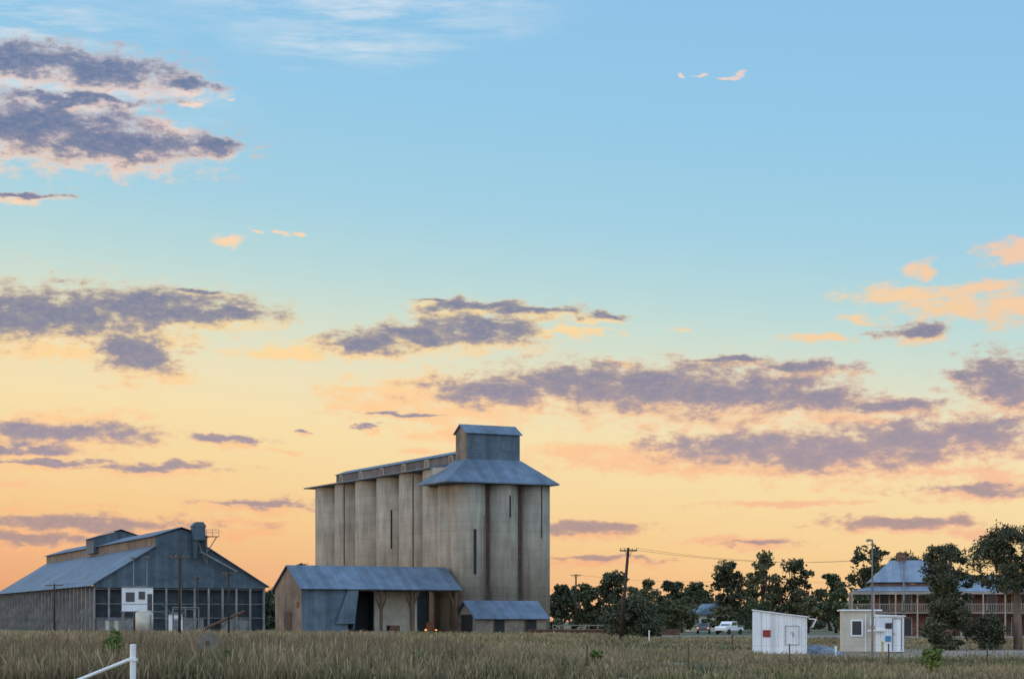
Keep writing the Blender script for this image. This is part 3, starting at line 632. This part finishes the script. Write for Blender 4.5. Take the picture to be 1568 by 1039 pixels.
# ------------------------------------------------------------ vehicles
def wheels(g,xs,w,r):
    for x in xs:
        for s in(-1,1): g.tube((x,s*w/2-.1,r),(x,s*w/2+.1,r),r,r,18)
def ute(x,y,rot):
    e=group('pickup_truck',(x,y,0),rot)
    g=Geo(); g.prism([(-2.4,.5),(2.4,.5),(2.45,.85),(2.3,1.05),(1.2,1.12),(.6,1.7),(-.6,1.72),(-.75,1.15),(-.78,.95),(-2.4,.95)],'y',-.85,.85); g.make('body',M['white'],e,bevel=.05)
    Geo().box(-2.42,-.8,-.88,-.82,.95,1.2).box(-2.42,-.8,.82,.88,.95,1.2).box(-2.44,-2.38,-.88,.88,.95,1.2).make('tray_sides',M['steel'],e)
    Geo().poly([(1.16,-.7,1.16),(1.16,.7,1.16),(.66,.62,1.64),(.66,-.62,1.64)]).poly([(-.5,-.87,1.2),(1.0,-.87,1.2),(.55,-.87,1.62),(-.5,-.87,1.62)]).poly([(-.5,.87,1.2),(1.0,.87,1.2),(.55,.87,1.62),(-.5,.87,1.62)]).make('windows',M['glass'],e)
    g=Geo(); wheels(g,(-1.5,1.6),1.7,.36); g.make('wheels',M['tyre'],e)
    Geo().box(-2.46,-2.42,-.8,-.6,.7,.9).box(-2.46,-2.42,.6,.8,.7,.9).make('tail_lamps',M['red'],e); return e
def car(x,y,rot,lit=True):
    e=group('parked_car',(x,y,0),rot)
    g=Geo(); g.prism([(-2.2,.4),(2.2,.4),(2.25,.7),(2.0,.88),(1.0,.98),(.35,1.42),(-1.1,1.44),(-1.7,1.0),(-2.25,.95)],'y',-.85,.85); g.make('body',M['steel'],e,bevel=.06)
    Geo().poly([(-1.2,-.87,1.02),(.85,-.87,1.02),(.3,-.87,1.36),(-1.0,-.87,1.38)]).poly([(-1.2,.87,1.02),(.85,.87,1.02),(.3,.87,1.36),(-1.0,.87,1.38)]).poly([(-1.68,-.7,1.04),(-1.68,.7,1.04),(-1.16,.6,1.42),(-1.16,-.6,1.42)]).make('windows',M['glass'],e)
    g=Geo(); wheels(g,(-1.35,1.4),1.6,.32); g.make('wheels',M['tyre'],e)
    Geo().box(-2.3,-2.22,-.8,-.6,.72,.86).box(-2.3,-2.22,.6,.8,.72,.86).make('tail_lamps',M['lampr'],e); return e
ute(28.6,258,235); car(26.6,272,82)

# ------------------------------------------------------------ fences & foreground
gp=group('white_gate_post',(-10.35,53.5,0))
Geo().tube((0,0,0),(0,0,1.09),.085,.085,16).tube((0,0,1.09),(0,0,1.12),.1,.06,16).make('post',M['white'],gp)
Geo().tube((-.05,0,.72),(-1.9,.05,-.02),.05,.05,12).box(-.11,.11,-.11,.11,.66,.74).make('brace',M['white'],gp)
rs_=group('round_sign',(-10.25,66,0))
g=Geo(); g.tube((0,.03,1.02),(0,-.03,1.02),.36,.36,28); g.make('disc',mat('weathered_disc',(.24,.21,.17),.8,.3,3),rs_); Geo().tube((0,.08,0),(0,.08,1.3),.035,.035,8).tube((0,-.04,1.02),(0,-.06,1.02),.07,.07,12).make('stake',M['timber'],rs_)
ff=group('wire_fence',(0,0,0)); g=Geo(); wr_=Geo()
px=[-19+ i*3.6 for i in range(14)]
for i,x0 in enumerate(px):
    y0=68+.12*x0; g.tube((x0,y0,0),(x0+random.uniform(-.04,.04),y0,.95),.028,.024,6)
    if i:
        for z0 in(.3,.6,.88): wr_.tube((px[i-1],68+.12*px[i-1],z0),(x0,y0,z0),.004,.004,4)
g.make('pickets',M['timber'],ff); wr_.make('wires',M['steel'],ff)
f2=group('post_and_rail_fence',(5.2,252,0),-4); g=Geo()
for i in range(8): g.box(i*1.15,i*1.15+.12,0,.12,0,1.35)
g.box(0,8.2,.02,.1,1.15,1.27); g.box(0,8.2,.02,.1,.6,.72); g.make('posts_and_rails',M['conc2'],f2)
f3=group('rail_platform',(-6,246,0),-3); Geo().box(8,27,0,2,0,.55).box(8,27,-.1,2.05,.55,.7).make('platform',M['rust'],f3)
def weed(x,y,h,seed,n=260,name='tall_weed'):
    r=random.Random(seed); e=group(name,(x,y,0)); g=Geo(); cs=[];rr=[]
    for i in range(9):
        a=r.uniform(0,6.28); q=r.uniform(.02,.22); hh=h*r.uniform(.6,1); g.tube((0,0,0),(q*math.cos(a),q*math.sin(a),hh),.012,.005,5)
        for k in range(5): t=.25+.15*k; cs.append((q*math.cos(a)*t,q*math.sin(a)*t,hh*t+.1)); rr.append(.16*(1.15-t*.6))
    g.make('stems',M['timber'],e); leaves('leaves',cs,rr,26,.065,M['weed'],e,seed)
M['weed']=leafmat('weed_leaves',(.07,.11,.02),(.20,.26,.06))
weed(-13.2,65,1.6,1); weed(-13.5,65.6,1.2,2); weed(-9,62,.8,3); weed(3,70,.7,4); weed(14,66,.8,5); weed(13.2,61,.9,6); weed(-3,63,.7,7)

# ------------------------------------------------------------ camera
cd=bpy.data.cameras.new('camera'); cam=bpy.data.objects.new('camera',cd); S.collection.objects.link(cam); S.camera=cam
cam.location=(0,0,1.75); cam.rotation_euler=(R(90),0,0); cd.sensor_width=36; cd.lens=36*3000/1568; cd.shift_y=(950-519.3)/1568
cd.clip_start=.5; cd.clip_end=12000
